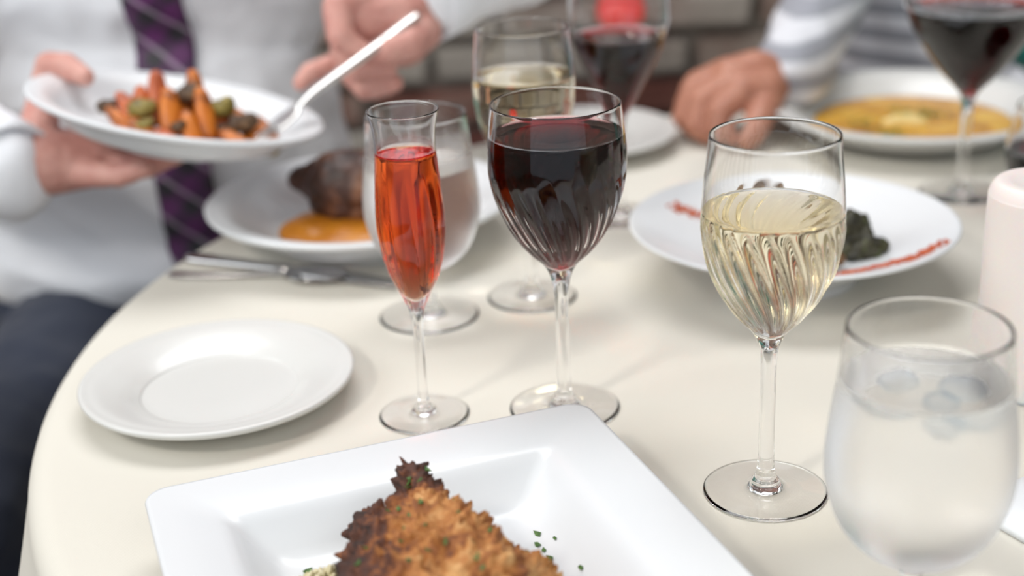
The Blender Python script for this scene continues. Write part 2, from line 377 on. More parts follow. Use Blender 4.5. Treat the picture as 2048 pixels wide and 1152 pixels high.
# ------------------------------------------------------------------ glasses
def goblet(name, label, group, loc, outer, zb, wall_t, foot_r, level=None, liquid=None, drink='wine', ribs=None,
           n=96, foot_z=0.0055, round_d=0.02, bowl_mat='glass', k=7, hump=0.0):
    """outer: (r,z) from the bottom of the stem to the rim; outer[i0] is the neck where bowl and stem meet (first z >= zb-0.012)."""
    root = thing(name, label, 'glass', loc, group=group)
    prof = spline(outer, k)
    zneck = zb-0.006
    i0 = next(i for i, (r, z) in enumerate(prof) if z >= zneck)
    stem_p, bowl_p = prof[:i0+1], prof[i0:]
    rz = [(z, r) for r, z in bowl_p]
    def R(z):
        for (z0, r0), (z1, r1) in zip(rz, rz[1:]):
            if z <= z1: return r0+(r1-r0)*max(0, (z-z0))/max(1e-9, z1-z0)
        return rz[-1][1]
    ztop = bowl_p[-1][1]
    def Rin(z):
        u = max(0, min(1, (z-zb)/round_d)); return max(0, (R(z)-wall_t))*sqrt(1-(1-u)**2)
    def mod_of(which):
        if not ribs: return None
        N_, amp, tw, zlo, zhi, soft = ribs
        def f(a, z, kk):
            e = min(1, max(0, (z-zlo)/0.008))*min(1, max(0, (zhi-z)/soft)); e = e*e*(3-2*e)
            ph = N_*(a + tw*(z-zb)/(zhi-zb))
            s = abs(sin(ph/2))*2-1.27
            q = amp*e*s*min(1, R(z)/0.03)
            return q if which == 'in' else -0.6*q
        return f
    zt = ztop-wall_t*0.5
    # inner wall samples from the rim to the bottom, with an exact ring at the liquid level
    zs = []
    lv = level if level is not None else zb
    m1 = 26
    for i in range(m1+1): zs.append(zt-0.0005+(lv+0-zt+0.0005)*i/m1)
    below = []
    if level is not None:
        m2 = 44
        for i in range(1, m2): u = i/m2; below.append(zb+(lv-zb)*(1-u)**1.7)
    outer_rows = bowl_p[:-1]+[(bowl_p[-1][0], zt)]
    rim = [(bowl_p[-1][0]-wall_t*.5+wall_t*.5*cos(a), zt+wall_t*.5*sin(a)) for a in (pi*.2, pi*.4, pi*.6, pi*.8)]
    inner_rows = [(max(R(z)-wall_t, 0) if z > zb+round_d else Rin(z), z) for z in zs]
    rows = outer_rows+rim+inner_rows
    if level is None: rows = rows[:-1]+[(0, zb)]
    no = len(outer_rows)
    mi, mo = mod_of('in'), mod_of('out')
    md = (lambda a, z, kk: (mo(a, z, kk) if kk < no else mi(a, z, kk))) if ribs else None
    V, Fc = lathe_data(rows, n, md)
    raw('bowl', V, Fc, M[bowl_mat], root)
    lathe('stem', stem_p, n, M['glass'], root)
    rs = stem_p[0][0]; zf = stem_p[0][1]
    fp = [(0, .0010), (foot_r*.55, .0008), (foot_r-.003, .0003), (foot_r-.0008, .0003), (foot_r, .0008), (foot_r-.0006, .0013), (foot_r-.0025, .0017)]
    fp += spline([(foot_r-.0035, .0018), (foot_r*.6, .0029), (rs+.004, .0040+hump*.3), (rs+.0012, zf-.0015), (rs, zf)], 5)
    lathe('foot', fp, n, M['glass'], root)
    if level is not None:
        lq = [(0, zb)]+[(Rin(z), z) for z in reversed(below)]+[(Rin(lv), lv)]
        V1, F1 = lathe_data(lq, n, mi)
        nlast = n
        base = len(V1)-n
        V = list(V1); Fc = list(F1); ior = [1.333/1.5]*len(F1)
        edge = [base+i for i in range(n)]
        prev = edge
        for q, dz in ((.985, -.0006), (.95, -.0011), (.8, -.0014), (.45, -.0014)):
            row = []
            for i in range(n):
                vx, vy, _ = V1[base+i]; row.append(len(V)); V.append((vx*q, vy*q, lv+dz))
            for i in range(n): j = (i+1) % n; Fc.append((prev[i], prev[j], row[j], row[i])); ior.append(1.333)
            prev = row
        cidx = len(V); V.append((0, 0, lv-.0014))
        for i in range(n): Fc.append((prev[i], prev[(i+1) % n], cidx)); ior.append(1.333)
        raw(drink, V, Fc, M[liquid], root, ior=ior)
    return root

WW = [(.0062, .0095), (.0048, .016), (.0043, .035), (.0043, .070), (.0046, .083), (.0058, .090), (.0100, .098), (.0180, .107), (.0272, .121), (.0335, .136),
      (.0366, .153), (.0369, .163), (.0358, .180), (.0342, .194), (.0332, .2060)]
goblet('wine_glass', 'ribbed white wine glass in the right foreground, pale wine half way up', 'stemmed glasses on the table', (.1360, .682, TZ), WW,
       .0955, .0009, .0345, .1660, 'white_wine', 'white_wine', (22, .0010, .75, .098, .170, .030), n=352)
RW = [(.0058, .0095), (.0046, .016), (.0042, .040), (.0043, .070), (.0050, .082), (.0064, .090), (.0105, .098), (.0190, .107), (.0285, .120), (.0362, .137),
      (.0402, .152), (.0413, .163), (.0409, .175), (.0396, .188), (.0383, .1985)]
goblet('wine_glass', 'ribbed red wine glass standing upright in the middle, nearly full', 'stemmed glasses on the table', (.0300, .796, TZ), RW,
       .0965, .0009, .0350, .1800, 'red_wine', 'red_wine', (26, .0011, .55, .099, .170, .045), n=364)
FL = [(.0042, .0085), (.0032, .014), (.0028, .030), (.0031, .055), (.0037, .066), (.0052, .074), (.0085, .082), (.0135, .092), (.0178, .105), (.0204, .121), (.0209, .133),
      (.0202, .148), (.0187, .165), (.0181, .175), (.0187, .187), (.0213, .1985)]
goblet('champagne_flute', 'narrow flared flute holding bright red orange drink', 'stemmed glasses on the table', (-.0590, .795, TZ), FL,
       .0800, .0009, .0287, .1735, 'red_drink', 'aperitif', (10, .0009, .35, .084, .172, .03), n=240)
goblet('wine_glass', 'white wine glass behind the middle red wine, with tall empty upper bowl', 'stemmed glasses on the table', (.0150, .985, TZ), WW,
       .0955, .0009, .0340, .1720, 'white_wine', 'white_wine', None, n=96)
GW = [(.0075, .010), (.0058, .016), (.0054, .024), (.0064, .032), (.0120, .038), (.0240, .045), (.0345, .057), (.0408, .075), (.0420, .090), (.0402, .110), (.0375, .130), (.0352, .1540)]
goblet('water_goblet', 'misted goblet of iced water at the lower right corner', 'water goblets', (.1790, .5515, TZ), GW,
       .0385, .0013, .0370, .1300, 'water', 'water', None, n=128, bowl_mat='frost')
goblet('water_goblet', 'misted goblet of water behind the red flute', 'water goblets', (-.0620, .957, TZ), GW,
       .0385, .0013, .0370, .1180, 'water', 'water', None, n=96, bowl_mat='frost')
BW = [(.0060, .009), (.0048, .016), (.0044, .040), (.0046, .070), (.0056, .082), (.0085, .092), (.0190, .108), (.0310, .127), (.0420, .148), (.0485, .168), (.0490, .180), (.0470, .200), (.0420, .2300)]
BW3 = [(r*1.22 if z > .1 else r, z) for r, z in BW]
goblet('wine_glass', 'large tapered red wine glass at the upper right, over the soup', 'stemmed glasses on the table', (.4040, 1.186, TZ), BW3,
       .0880, .0011, .0370, .1660, 'red_wine', 'red_wine', None, n=96)
BW2 = [(r*.86, z) for r, z in BW]
goblet('wine_glass', 'large red wine glass at the back, in front of the brick wall', 'stemmed glasses on the table', (.0985, 1.165, TZ), BW2,
       .0880, .0011, .0350, .1600, 'red_wine', 'red_wine', None, n=96)
SG = [(.0070, .0075), (.0056, .011), (.0060, .014), (.0120, .020), (.0280, .028), (.0400, .042), (.0435, .056), (.0425, .072), (.0395, .090), (.0370, .1000)]
goblet('wine_glass', 'low red wine glass cut off by the right edge, just above the candle', 'stemmed glasses on the table', (.4550, 1.100, TZ), SG,
       .0200, .0011, .0300, .0620, 'red_wine', 'red_wine', None, n=96)

for k, (x, y, zz, s, lab) in enumerate([(.196, .552, .866, .0095, 'ice cube at the right side of the lower right water goblet'),
                                        (.170, .562, .867, .0085, 'ice cube at the back left of the lower right water goblet'),
                                        (.183, .540, .866, .008, 'ice cube near the front of the lower right water goblet')]):
    bm = bmesh.new(); box_bm(bm, (0, 0, 0), (2*s, 1.8*s, 1.6*s), 0, s*.35)
    o = from_bm('ice_cube', bm, M['ice']); o.location = (x, y, zz); o.rotation_euler = (.3*k+.2, .25, .6*k)
    tag(o, lab, 'ice cube', 'ice cubes in the goblet')

# ------------------------------------------------------------------ plates
def plate(name, label, loc, prof, material, rot=(0, 0, 0), n=128, squash=1.0):
    root = lathe(name, spline(prof, 5), n, material); root.location = loc; root.rotation_euler = rot; root.scale = (1, squash, 1)
    return tag(root, label, 'plate')
def rim_plate(R, foot, h, well, wz, t=.004):
    # underside out to the rim, round lip, then top face in to the middle
    return [(0, .003), (foot*.92, .003), (foot*.97, 0), (foot, 0), (foot*1.06, .004), (well+.004, wz+.002), (R*.85, h*.80-t*.3), (R-.003, h-t), (R, h-t*.35), (R-.0015, h), (R-.006, h-.0005),
            (R*.85, h*.86+.001), (well+.002, wz+.0065), (well-.008, wz+.0015), (well*.8, wz), (well*.4, wz), (0, wz)]
plate('bread_plate', 'small empty cream bread plate left of the flute', (-.1950, .8345, TZ), rim_plate(.0890, .050, .0185, .060, .0060, .005), M['ceramic_warm'])
plate('salad_plate', 'white coupe plate with mushrooms and red crumbs behind the pale wine', (.2150, 1.004, TZ),
      [(0, .006), (.042, .006), (.046, 0), (.050, 0), (.053, .008), (.075, .022), (.105, .036), (.120, .0425), (.1235, .0448), (.1225, .0466), (.118, .0456), (.100, .0385), (.075, .0295), (.045, .0255), (0, .0250)], M['ceramic'])
entree = plate('dinner_plate', 'wide white plate with seared meat on orange puree behind the flute', (-.1250, 1.138, TZ), rim_plate(.1310, .070, .0400, .086, .012, .0055), M['ceramic'])
plate('soup_plate', 'wide white soup plate at the back right beside the striped sleeve', (.4150, 1.380, TZ), rim_plate(.1440, .070, .0340, .094, .006, .005), M['ceramic_warm'])
plate('side_plate', 'white side plate at the far edge behind the middle red wine', (.0800, 1.385, TZ), rim_plate(.0950, .055, .0200, .064, .006, .005), M['ceramic_warm'])
CPL = Vector((-.280, 1.150, .8385))                                      # plate held in the air
CPR = Euler((radians(-3.5), radians(12.5), 0))
plate('serving_plate', 'white plate heaped with roast carrots in the hands of the man', CPL, rim_plate(.1225, .058, .0340, .086, .0080, .005), M['ceramic'], CPR)
def on_held(p): return CPL + CPR.to_matrix() @ Vector(p)

def square_plate():
    def ring(a, c, z, m=14, q=9):
        pts = []
        for s in range(4):
            ang = s*pi/2
            cx, cyy = (a-c), (a-c)
            for i in range(q+1):
                t = pi/2*i/q; x, y = cx+c*cos(t), cyy+c*sin(t)
                pts.append((x*cos(ang)-y*sin(ang), x*sin(ang)+y*cos(ang), z))
            x0, y0, x1, y1 = cx, a, -cx, a
            for i in range(1, m):
                t = i/m; x, y = x0+(x1-x0)*t, y0
                pts.append((x*cos(ang)-y*sin(ang), x*sin(ang)+y*cos(ang), z))
        return pts
    rows = [(.02, .006, .003), (.058, .006, .003), (.060, .006, 0), (.064, .006, 0), (.067, .007, .004), (.083, .008, .0195), (.110, .010, .0275), (.1225, .012, .0305),
            (.1262, .013, .0322), (.1270, .0135, .0336), (.1262, .013, .0350), (.1240, .011, .0353), (.105, .009, .0325), (.0950, .008, .0313), (.0905, .0075, .0301), (.0870, .007, .0281), (.0842, .007, .0255), (.0815, .007, .0225),
            (.0725, .008, .0135), (.0690, .009, .0106), (.0640, .010, .0086), (.0570, .010, .0077), (.040, .010, .0074), (.02, .006, .0074)]
    V = []; R_s = []
    for r in rows:
        pts = ring(*r); R_s.append(list(range(len(V), len(V)+len(pts)))); V += pts
    n = len(R_s[0]); Fc = []
    for A, B in zip(R_s, R_s[1:]): Fc += [(A[i], A[(i+1) % n], B[(i+1) % n], B[i]) for i in range(n)]
    Fc.append(tuple(reversed(R_s[0]))); Fc.append(tuple(R_s[-1]))
    o = raw('square_plate', V, Fc, M['ceramic']); o.location = (-.0385, .5735, TZ); o.rotation_euler = (0, 0, radians(19.4))
    return tag(o, 'square white deep plate with a wide rim in the foreground', 'plate')
sq = square_plate()

# ------------------------------------------------------------------ food in the foreground
def crust_disp(co, nn):
    w_ = Vector((noise.noise(co*90), noise.noise(co*90+Vector((7, 0, 0))), noise.noise(co*90+Vector((0, 9, 0)))))*.006
    q = co+w_
    d1 = noise.voronoi(q*95)[0]; d2 = noise.voronoi(q*210+Vector((3, 3, 3)))[0]
    flake_ = max(0, .55-d1[0])*.0085 + max(0, d1[1]-d1[0]-.1)*.0022 + max(0, .5-d2[0])*.0035
    spur = max(0, noise.noise(q*200+Vector((9, 4, 2)))-.18)*.010 + max(0, noise.noise(q*420+Vector((1, 6, 2)))-.05)*.0045
    return noise.noise(co*60)*.0040 + flake_ + spur - .0022
def chicken():
    bm = bmesh.new()
    for p0, r0, p1, r1 in [((-.0545, .616, .808), .0065, (-.0500, .598, .794), .017),
                           ((-.0500, .598, .794), .017, (-.0430, .572, .785), .029),
                           ((-.0430, .572, .785), .029, (-.0200, .535, .782), .031),
                           ((-.0720, .603, .783), .0130, (-.0650, .575, .782), .022),
                           ((-.0650, .575, .782), .022, (-.0520, .525, .780), .030),
                           ((-.0240, .575, .776), .0180, (.0020, .540, .778), .019)]:
        add_capsule(bm, p0, r0, p1, r1)
    me = fuse(bm, .0013, 6, crust_disp)
    at = me.attributes.new('char', 'FLOAT', 'POINT')
    vals = []
    for v in me.vertices:
        c = v.co
        left = max(0, min(1, (-.054-c.x)/.024+.25)); tip = max(0, min(1, (c.y-.598)/.014))
        vals.append(max(left*.9, tip))
    at.data.foreach_set('value', vals)
    o = place('fried_chicken', me, M['crust'])
    recentre(o, (-.04, .57, TZ+.008))
    return tag(o, 'crusty golden fried chicken piece with charred tip on the square plate', 'chicken')
chick = chicken()
flake_meshes = []
for k in range(4):
    r = random.Random(20+k); V = []
    for i in range(5): a = 2*pi*i/5; q = r.uniform(.7, 1.1); V.append((q*cos(a), .62*q*sin(a), .22*sin(a*2+k)))
    V += [(x*.9, y*.9, z-.12) for x, y, z in V]
    flake_meshes.append((V, [(0, 1, 2, 3, 4), (9, 8, 7, 6, 5)]+[(i, 5+i, 5+(i+1) % 5, (i+1) % 5) for i in range(5)]))
def flake(name, p, s, k, rot, parent=None):
    V, Fc = flake_meshes[k % 4]
    o = raw(name, [(x*s, y*s, z*s) for x, y, z in V], Fc, M['herb'], parent, False)
    o.location = p; o.rotation_euler = rot; return o
bv = bvh_of(sq); bc = bvh_of(chick)
for k, (x, y, s, lab) in enumerate([(0.0075, 0.6337, 0.0032, 'largest parsley flake on the square plate, nearest its corner'),
                                    (0.0072, 0.6235, 0.0031, 'dark parsley flake just below the largest one on the square plate'),
                                    (0.0166, 0.6251, 0.0020, 'tiny parsley flake at the right of the scattered bits on the square plate'),
                                    (0.0101, 0.6180, 0.0022, 'small triangular parsley flake in the middle of the scattered bits'),
                                    (0.0131, 0.6103, 0.0030, 'long slanted parsley flake below the triangular bit on the square plate'),
                                    (0.0070, 0.6039, 0.0026, 'parsley flake touching the right side of the crust'),
                                    (0.0282, 0.5954, 0.0026, 'parsley flake on the sloping right wall of the square plate'),
                                    (-0.1101, 0.6089, 0.0032, 'parsley flake alone at the left of the risotto'),]):
    hit = bv.ray_cast(Vector((x, y, 1.0)), Vector((0, 0, -1)))
    if hit[0] is None: continue
    o = flake('parsley_flake', hit[0]+hit[1]*.0006, s, k, (hit[1].to_track_quat('Z', 'Y').to_euler()), None)
    tag(o, lab, 'parsley', 'parsley on the square plate')
rf = random.Random(5); cnt = 0
for _ in range(400):
    x, y = rf.uniform(-.085, .02), rf.uniform(.52, .612)
    hit = bc.ray_cast(Vector((x, y, 1.0)), Vector((0, 0, -1)))
    if hit[0] is None or hit[1].z < .35: continue
    o = flake('parsley_flake', hit[0]+hit[1]*.0005 - Vector(chick.location), rf.uniform(.0017, .0030), cnt, (rf.uniform(-.5, .5), rf.uniform(-.5, .5), rf.uniform(0, 6)), chick)
    cnt += 1
    if cnt >= 40: break
bm = bmesh.new(); rr = random.Random(8)
for _ in range(420):
    a, d = rr.uniform(0, 2*pi), sqrt(rr.random())
    p = Vector((-.093+.024*d*cos(a), .580+.024*d*sin(a), TZ+.0095+.013*(1-d*d)*rr.random()+.002))
    bmesh.ops.create_icosphere(bm, subdivisions=1, radius=1, matrix=Matrix.Translation(p) @ Euler((rr.random()*3, rr.random()*3, rr.random()*3)).to_matrix().to_4x4() @ Matrix.Diagonal((.0032, .0014, .0014, 1)))
o = from_bm('risotto', bm, M['rice']); recentre(o, (-.093, .580, TZ+.009))
tag(o, 'creamy risotto showing at the left under the fried chicken', 'rice', kind='stuff')

# ------------------------------------------------------------------ food on the other plates
def lump(name, label, cat, c, caps, voxel, amp, sc, material, smooth=3, group=None):
    bm = bmesh.new()
    for p0, r0, p1, r1 in caps: add_capsule(bm, Vector(c)+Vector(p0), r0, Vector(c)+Vector(p1), r1)
    me = fuse(bm, voxel, smooth, lambda co, nn: amp*(noise.noise(co*sc)+.5*noise.noise(co*sc*2.3)))
    o = place(name, me, material); recentre(o, c); return tag(o, label, cat, group)
lump('seared_meat', 'dark seared duck piece resting on the orange puree', 'meat', (-.128, 1.132, TZ+.030),
     [((-.046, .012, .024), .012, (-.01, .0, .018), .033), ((-.01, 0, .018), .033, (.035, -.006, .016), .033)], .003, .003, 60, M['duck'])
bm = bmesh.new(); pc = Vector((-.128, 1.118, TZ+.0155))
add_ell(bm, pc+Vector((0, 0, 0)), (.066, .058, .014)); add_ell(bm, pc+Vector((-.035, -.012, .003)), (.030, .030, .012)); add_ell(bm, pc+Vector((.025, -.015, .003)), (.035, .03, .012))
o = place('orange_puree', fuse(bm, .003, 5, lambda co, nn: .002*noise.noise(co*55)), M['puree']); recentre(o, pc)
tag(o, 'smooth orange puree pooled under the seared meat', 'puree')
ZS = TZ+.028
lump('roast_mushroom', 'dark clump of roast mushroom and greens right of the pale wine', 'mushroom', (.256, .977, ZS-.002),
     [((0, .004, .012), .012, (.004, -.004, .010), .012), ((-.004, .0, .026), .009, (.004, .008, .020), .009), ((.01, -.01, .006), .008, (.020, -.004, .008), .005), ((-.012, 0, .006), .007, (-.004, -.012, .006), .007)], .0018, .004, 130, M['greens'])
lump('roast_mushroom', 'brown mushroom cap at the back of the coupe plate', 'mushroom', (.205, 1.078, ZS+.006),
     [((-.012, 0, .006), .011, (.010, .0, .006), .012), ((-.004, 0, .010), .010, (.004, .004, .010), .010)], .0018, .0015, 90, M['mushroom'])
lump('roast_mushroom', 'brown mushroom slice at the front of the coupe plate under the red crumbs', 'mushroom', (.226, .944, ZS+.003),
     [((-.014, 0, .004), .006, (.010, .002, .004), .006), ((-.004, 0, .008), .005, (.004, 0, .008), .005)], .0016, .002, 130, M['mushroom'])
def crumbs(name, label, pts, n, seed):
    r = random.Random(seed); bm = bmesh.new(); c = Vector(pts[0])
    pv = bvh_of(bpy.data.objects['salad_plate'])
    for _ in range(n):
        i = r.randrange(len(pts)-1); t = r.random(); a, b = Vector(pts[i]), Vector(pts[i+1]); q = a+(b-a)*t
        x, y = q.x+r.gauss(0, .0042), q.y+r.gauss(0, .0032)
        h = pv.ray_cast(Vector((x, y, 1.2)), Vector((0, 0, -1)))
        if h[0] is None: continue
        s = r.uniform(.0008, .0022)
        bmesh.ops.create_icosphere(bm, subdivisions=1, radius=s, matrix=Matrix.Translation(h[0]+Vector((0, 0, s*.5))) @ Matrix.Diagonal((1, 1, .6, 1)))
    o = from_bm(name, bm, M['paprika']); recentre(o, (c.x, c.y, TZ+.035))
    tag(o, label, 'crumbs', kind='stuff')
crumbs('paprika_crumbs', 'red crumbs scattered along the front rim of the coupe plate', [(.232, .915, 0), (.255, .925, 0), (.285, .925, 0), (.312, .945, 0)], 240, 1)
crumbs('paprika_crumbs', 'red crumbs at the back left of the coupe plate', [(.135, 1.065, 0), (.160, 1.060, 0), (.185, 1.075, 0)], 160, 2)

sp_ = lathe('soup', spline([(0, .0), (.0935, .0), (.0965, .0030), (.0940, .0036), (.06, .0036), (0, .0036)], 3), 96, M['soup'])
sp_.location = (.4150, 1.380, TZ+.0120); tag(sp_, 'golden orange soup filling the wide soup plate', 'soup')
lump('poached_egg', 'pale yellow egg floating in the middle of the soup', 'egg', (.404, 1.366, TZ+.0165),
     [((-.018, 0, 0), .006, (.016, -.004, 0), .006), ((-.008, .006, .001), .007, (.01, .006, .001), .007)], .0018, .0012, 70, M['egg'], 6)
bm = bmesh.new(); rr = random.Random(4)
for cx, cyy, s, n_ in [(.435, 1.395, .016, 40), (.382, 1.335, .018, 45), (.42, 1.41, .02, 30), (.36, 1.375, .02, 25)]:
    for _ in range(n_):
        p = Vector((cx+rr.gauss(0, s*.6), cyy+rr.gauss(0, s*.45), TZ+.0163))
        bmesh.ops.create_icosphere(bm, subdivisions=1, radius=1, matrix=Matrix.Translation(p) @ Euler((0, 0, rr.random()*6)).to_matrix().to_4x4() @ Matrix.Diagonal((rr.uniform(.0012, .003), .0012, .0006, 1)))
o = from_bm('chopped_herbs', bm, M['herb']); recentre(o, (.409, 1.372, TZ+.016))
tag(o, 'green chopped herbs floating on the soup', 'herbs', kind='stuff')

# carrots on the held plate: (x0, z0) tip to (x1, z1) foot in mm on the plate, depth y, radius
def carrot(name, label, tip, foot, r, material, group='roast carrots on the held plate'):
    a, b = Vector(tip), Vector(foot); d = (a-b)*1.12; ln = d.length; n = 10
    q = d.to_track_quat('Z', 'Y').to_matrix(); V = []; rows = []
    rs = random.Random(label); ph = rs.random()*6; bend = rs.uniform(-.12, .12)
    st = [(0, .55), (.03, .92), (.15, 1.0), (.4, .97), (.7, .84), (.9, .62), (.98, .36), (1.0, .12)]
    for t, k in st:
        row = []
        for i in range(n):
            an = 2*pi*i/n; kk = k*(1+.09*sin(3*an+ph)+.05*noise.noise(Vector((t*6, an, ph))))
            row.append(len(V)); V.append(q @ Vector((r*kk*cos(an)+bend*ln*t*(1-t), r*kk*sin(an)*.85, t*ln)))
        rows.append(row)
    Fc = [tuple(reversed(rows[0])), tuple(rows[-1])]
    for A, B in zip(rows, rows[1:]): Fc += [(A[i], A[(i+1) % n], B[(i+1) % n], B[i]) for i in range(n)]
    o = raw(name, V, Fc, material); o.location = b
    return tag(o, label, 'carrot', group)
def hp(px, h, y): return on_held((px/1000, y/1000, .010+h/1000))
CAR = [((-52, 13, -16), (-30, 2, -26), 6.5, 'carrot', 'thin carrot piece low at the front of the leftmost end'),
       ((-32, 30, 2), (-20, 4, -8), 7.0, 'carrot_red', 'pointed carrot standing between the leftmost stick and the tall reddish one'),
       ((3, 24, 2), (-3, 0, -16), 7.0, 'carrot', 'carrot tucked behind the broad bright middle one'),
       ((31, 20, 0), (45, 2, -20), 7.0, 'carrot_red', 'reddish carrot between the long leaning one and the dark hollow piece'),
       ((58, 14, 2), (70, 2, -22), 6.5, 'carrot', 'carrot tucked under the dark charred piece on the right'),
       ((-46, 24, -10), (-24, 2, -24), 7.5, 'carrot_red', 'roast carrot stick at the left end of the carrot heap'),
       ((-22, 42, 8), (-11, 4, -6), 8.5, 'carrot_red', 'tall pointed reddish carrot left of the middle of the heap'),
       ((-8, 34, -12), (2, 3, -30), 8.5, 'carrot', 'broad bright orange carrot standing in the middle of the heap'),
       ((8, 48, 10), (15, 10, 6), 8.0, 'carrot', 'topmost carrot sticking up from the heap'),
       ((18, 38, -8), (32, 2, -26), 8.0, 'carrot', 'long bright carrot leaning right of the topmost one'),
       ((12, 22, -26), (25, 0, -42), 7.5, 'carrot', 'short front carrot below the topmost one'),
       ((46, 24, 0), (80, 6, -8), 8.0, 'carrot', 'carrot lying toward the fork on top of the right side'),
       ((44, 12, -28), (66, 2, -36), 7.5, 'carrot', 'carrot at the front of the right side of the heap'),
       ((66, 20, 4), (88, 2, -14), 7.0, 'carrot', 'last carrot at the right end under the fork'),
       ((-38, 20, 10), (-16, 8, 8), 8.0, 'carrot_red', 'carrot lying behind the leftmost stick'),
       ((24, 3, -46), (48, 1, -44), 6.5, 'carrot', 'small carrot flat at the front rim of the heap'),
       ((-6, 6, -40), (12, 1, -48), 6.5, 'carrot_red', 'reddish carrot end at the front middle of the heap'),
       ((-34, 10, -26), (-12, 1, -40), 7.0, 'carrot', 'orange carrot at the front left of the heap'),
       ((30, 26, 12), (52, 6, 16), 7.5, 'carrot', 'carrot half hidden at the back right of the heap'),
       ((-4, 22, 22), (14, 6, 26), 7.5, 'carrot', 'carrot half hidden at the back middle of the heap')]
for tip, ft, r, mt, lab in CAR:
    carrot('roast_carrot', lab, hp(*tip), hp(*ft), r*1.15/1000, M[mt])
for x, h, y, s, mt, lab in [(-26, 18, -20, 8.5, 'squash', 'olive green squash chunk on the left of the carrot heap'),
                            (-18, 9, -36, 6, 'squash', 'small pale squash piece low at the left front of the heap'),
                            (10, 34, -4, 8.5, 'charred', 'browned mushroom piece below the topmost carrot'),
                            (38, 28, -8, 8.5, 'squash', 'yellow squash piece right of the middle of the heap'),
                            (58, 20, -18, 9.0, 'charred', 'dark charred piece between carrots on the right of the heap'),
                            (-56, 12, -6, 6.5, 'charred', 'dark small piece at the far left of the heap'),
                            (9, 14, -40, 5, 'charred', 'small dark bit at the front middle of the heap'),
                            (84, 4, -28, 6, 'squash', 'olive bit at the right end beside the fork'),
                            (44, 10, -14, 8, 'charred', 'dark hollow mushroom piece in the right middle of the heap')]:
    s *= .00125
    lump('roast_vegetable', lab, 'vegetable', hp(x, h, y), [((-s*.4, 0, 0), s*.75, (s*.5, s*.2, s*.2), s*.65), ((0, -s*.3, s*.1), s*.6, (s*.1, s*.4, -s*.1), s*.7)], .0016, .0022, 120, M[mt], 2, 'roast pieces among the carrots')

# ------------------------------------------------------------------ cutlery
def ribbon(stations):
    """stations: (s, half width, z, thickness); a solid bar along +x"""
    V = []; Fc = []
    k = 8
    for s, hw, z, t in stations:
        for i in range(k):
            a = 2*pi*i/k; V.append((s, hw*cos(a), z+t*.5*sin(a)))
    for j in range(len(stations)-1):
        for i in range(k): Fc.append((j*k+i, (j+1)*k+i, (j+1)*k+(i+1) % k, j*k+(i+1) % k))
    Fc.append(tuple(range(k))); Fc.append(tuple(reversed(range((len(stations)-1)*k, len(stations)*k))))
    return V, Fc
def spoon_bowl(L0, ln, wd, dp):
    V = []; Fc = []; nu, nv = 16, 10
    for side in (0, 1):
        for i in range(nu+1):
            t = i/nu; x = L0+ln*t; hw = wd*sqrt(max(0.0, 1-(2*t-1)**2))**.85*(1+.12*sin(pi*t)*(.5-t))+.0006
            for j in range(nv+1):
                u = 2*j/nv-1; edge = max(0, 1-u*u)*max(0, 1-(2*t-1)**2)
                V.append((x, hw*u, .0055-dp*edge+(0 if side else .0011)))
    W_ = nv+1; S = (nu+1)*W_
    for i in range(nu):
        for j in range(nv):
            a = i*W_+j; Fc.append((a, a+W_, a+W_+1, a+1)); b = S+a; Fc.append((b, b+1, b+W_+1, b+W_))
    for i in range(nu):
        for j in (0, nv):
            a = i*W_+j; q = (a, S+a, S+a+W_, a+W_); Fc.append(q if j == 0 else tuple(reversed(q)))
    return V, Fc
def along(o, a, b):
    a, b = Vector(a), Vector(b); o.location = a
    d = (b-a).normalized(); up = Vector((0, 0, 1)); y = up.cross(d).normalized(); z = d.cross(y)
    o.rotation_euler = Matrix((d, y, z)).transposed().to_euler()
sp = thing('teaspoon', 'polished steel spoon lying on the cloth in front of the dinner plate', 'spoon')
V, Fc = ribbon(spline([(0, .003, .0022, .002), (.004, .0065, .0022, .0026), (.025, .0060, .0022, .0028), (.06, .0038, .0032, .0032), (.085, .0030, .0050, .0034), (.102, .0040, .0060, .0028)], 4)); raw('handle', V, Fc, M['steel'], sp)
V, Fc = spoon_bowl(.099, .052, .0155, .0045); raw('bowl', V, Fc, M['steel'], sp)
along(sp, (-.278, 1.064, TZ+.0003), (-.132, 1.036, TZ+.0003))
kn = thing('table_knife', 'steel table knife behind the spoon, half under the dinner plate rim', 'knife')
V, Fc = ribbon(spline([(0, .004, .0040, .004), (.004, .0085, .0040, .007), (.04, .0082, .0040, .0075), (.085, .0068, .0038, .0068), (.098, .005, .0035, .006)], 4)); raw('handle', V, Fc, M['steel'], kn)
V, Fc = ribbon([(.096, .005, .0035, .003), (.104, .0088, .0032, .0016), (.150, .0098, .0030, .0013), (.190, .0088, .0026, .0011), (.205, .0055, .0022, .001), (.2115, .0010, .0020, .0008)]); raw('blade', V, Fc, M['steel'], kn)
along(kn, (-.268, 1.096, TZ+.0003), (-.082, 1.0165, TZ+.0003))

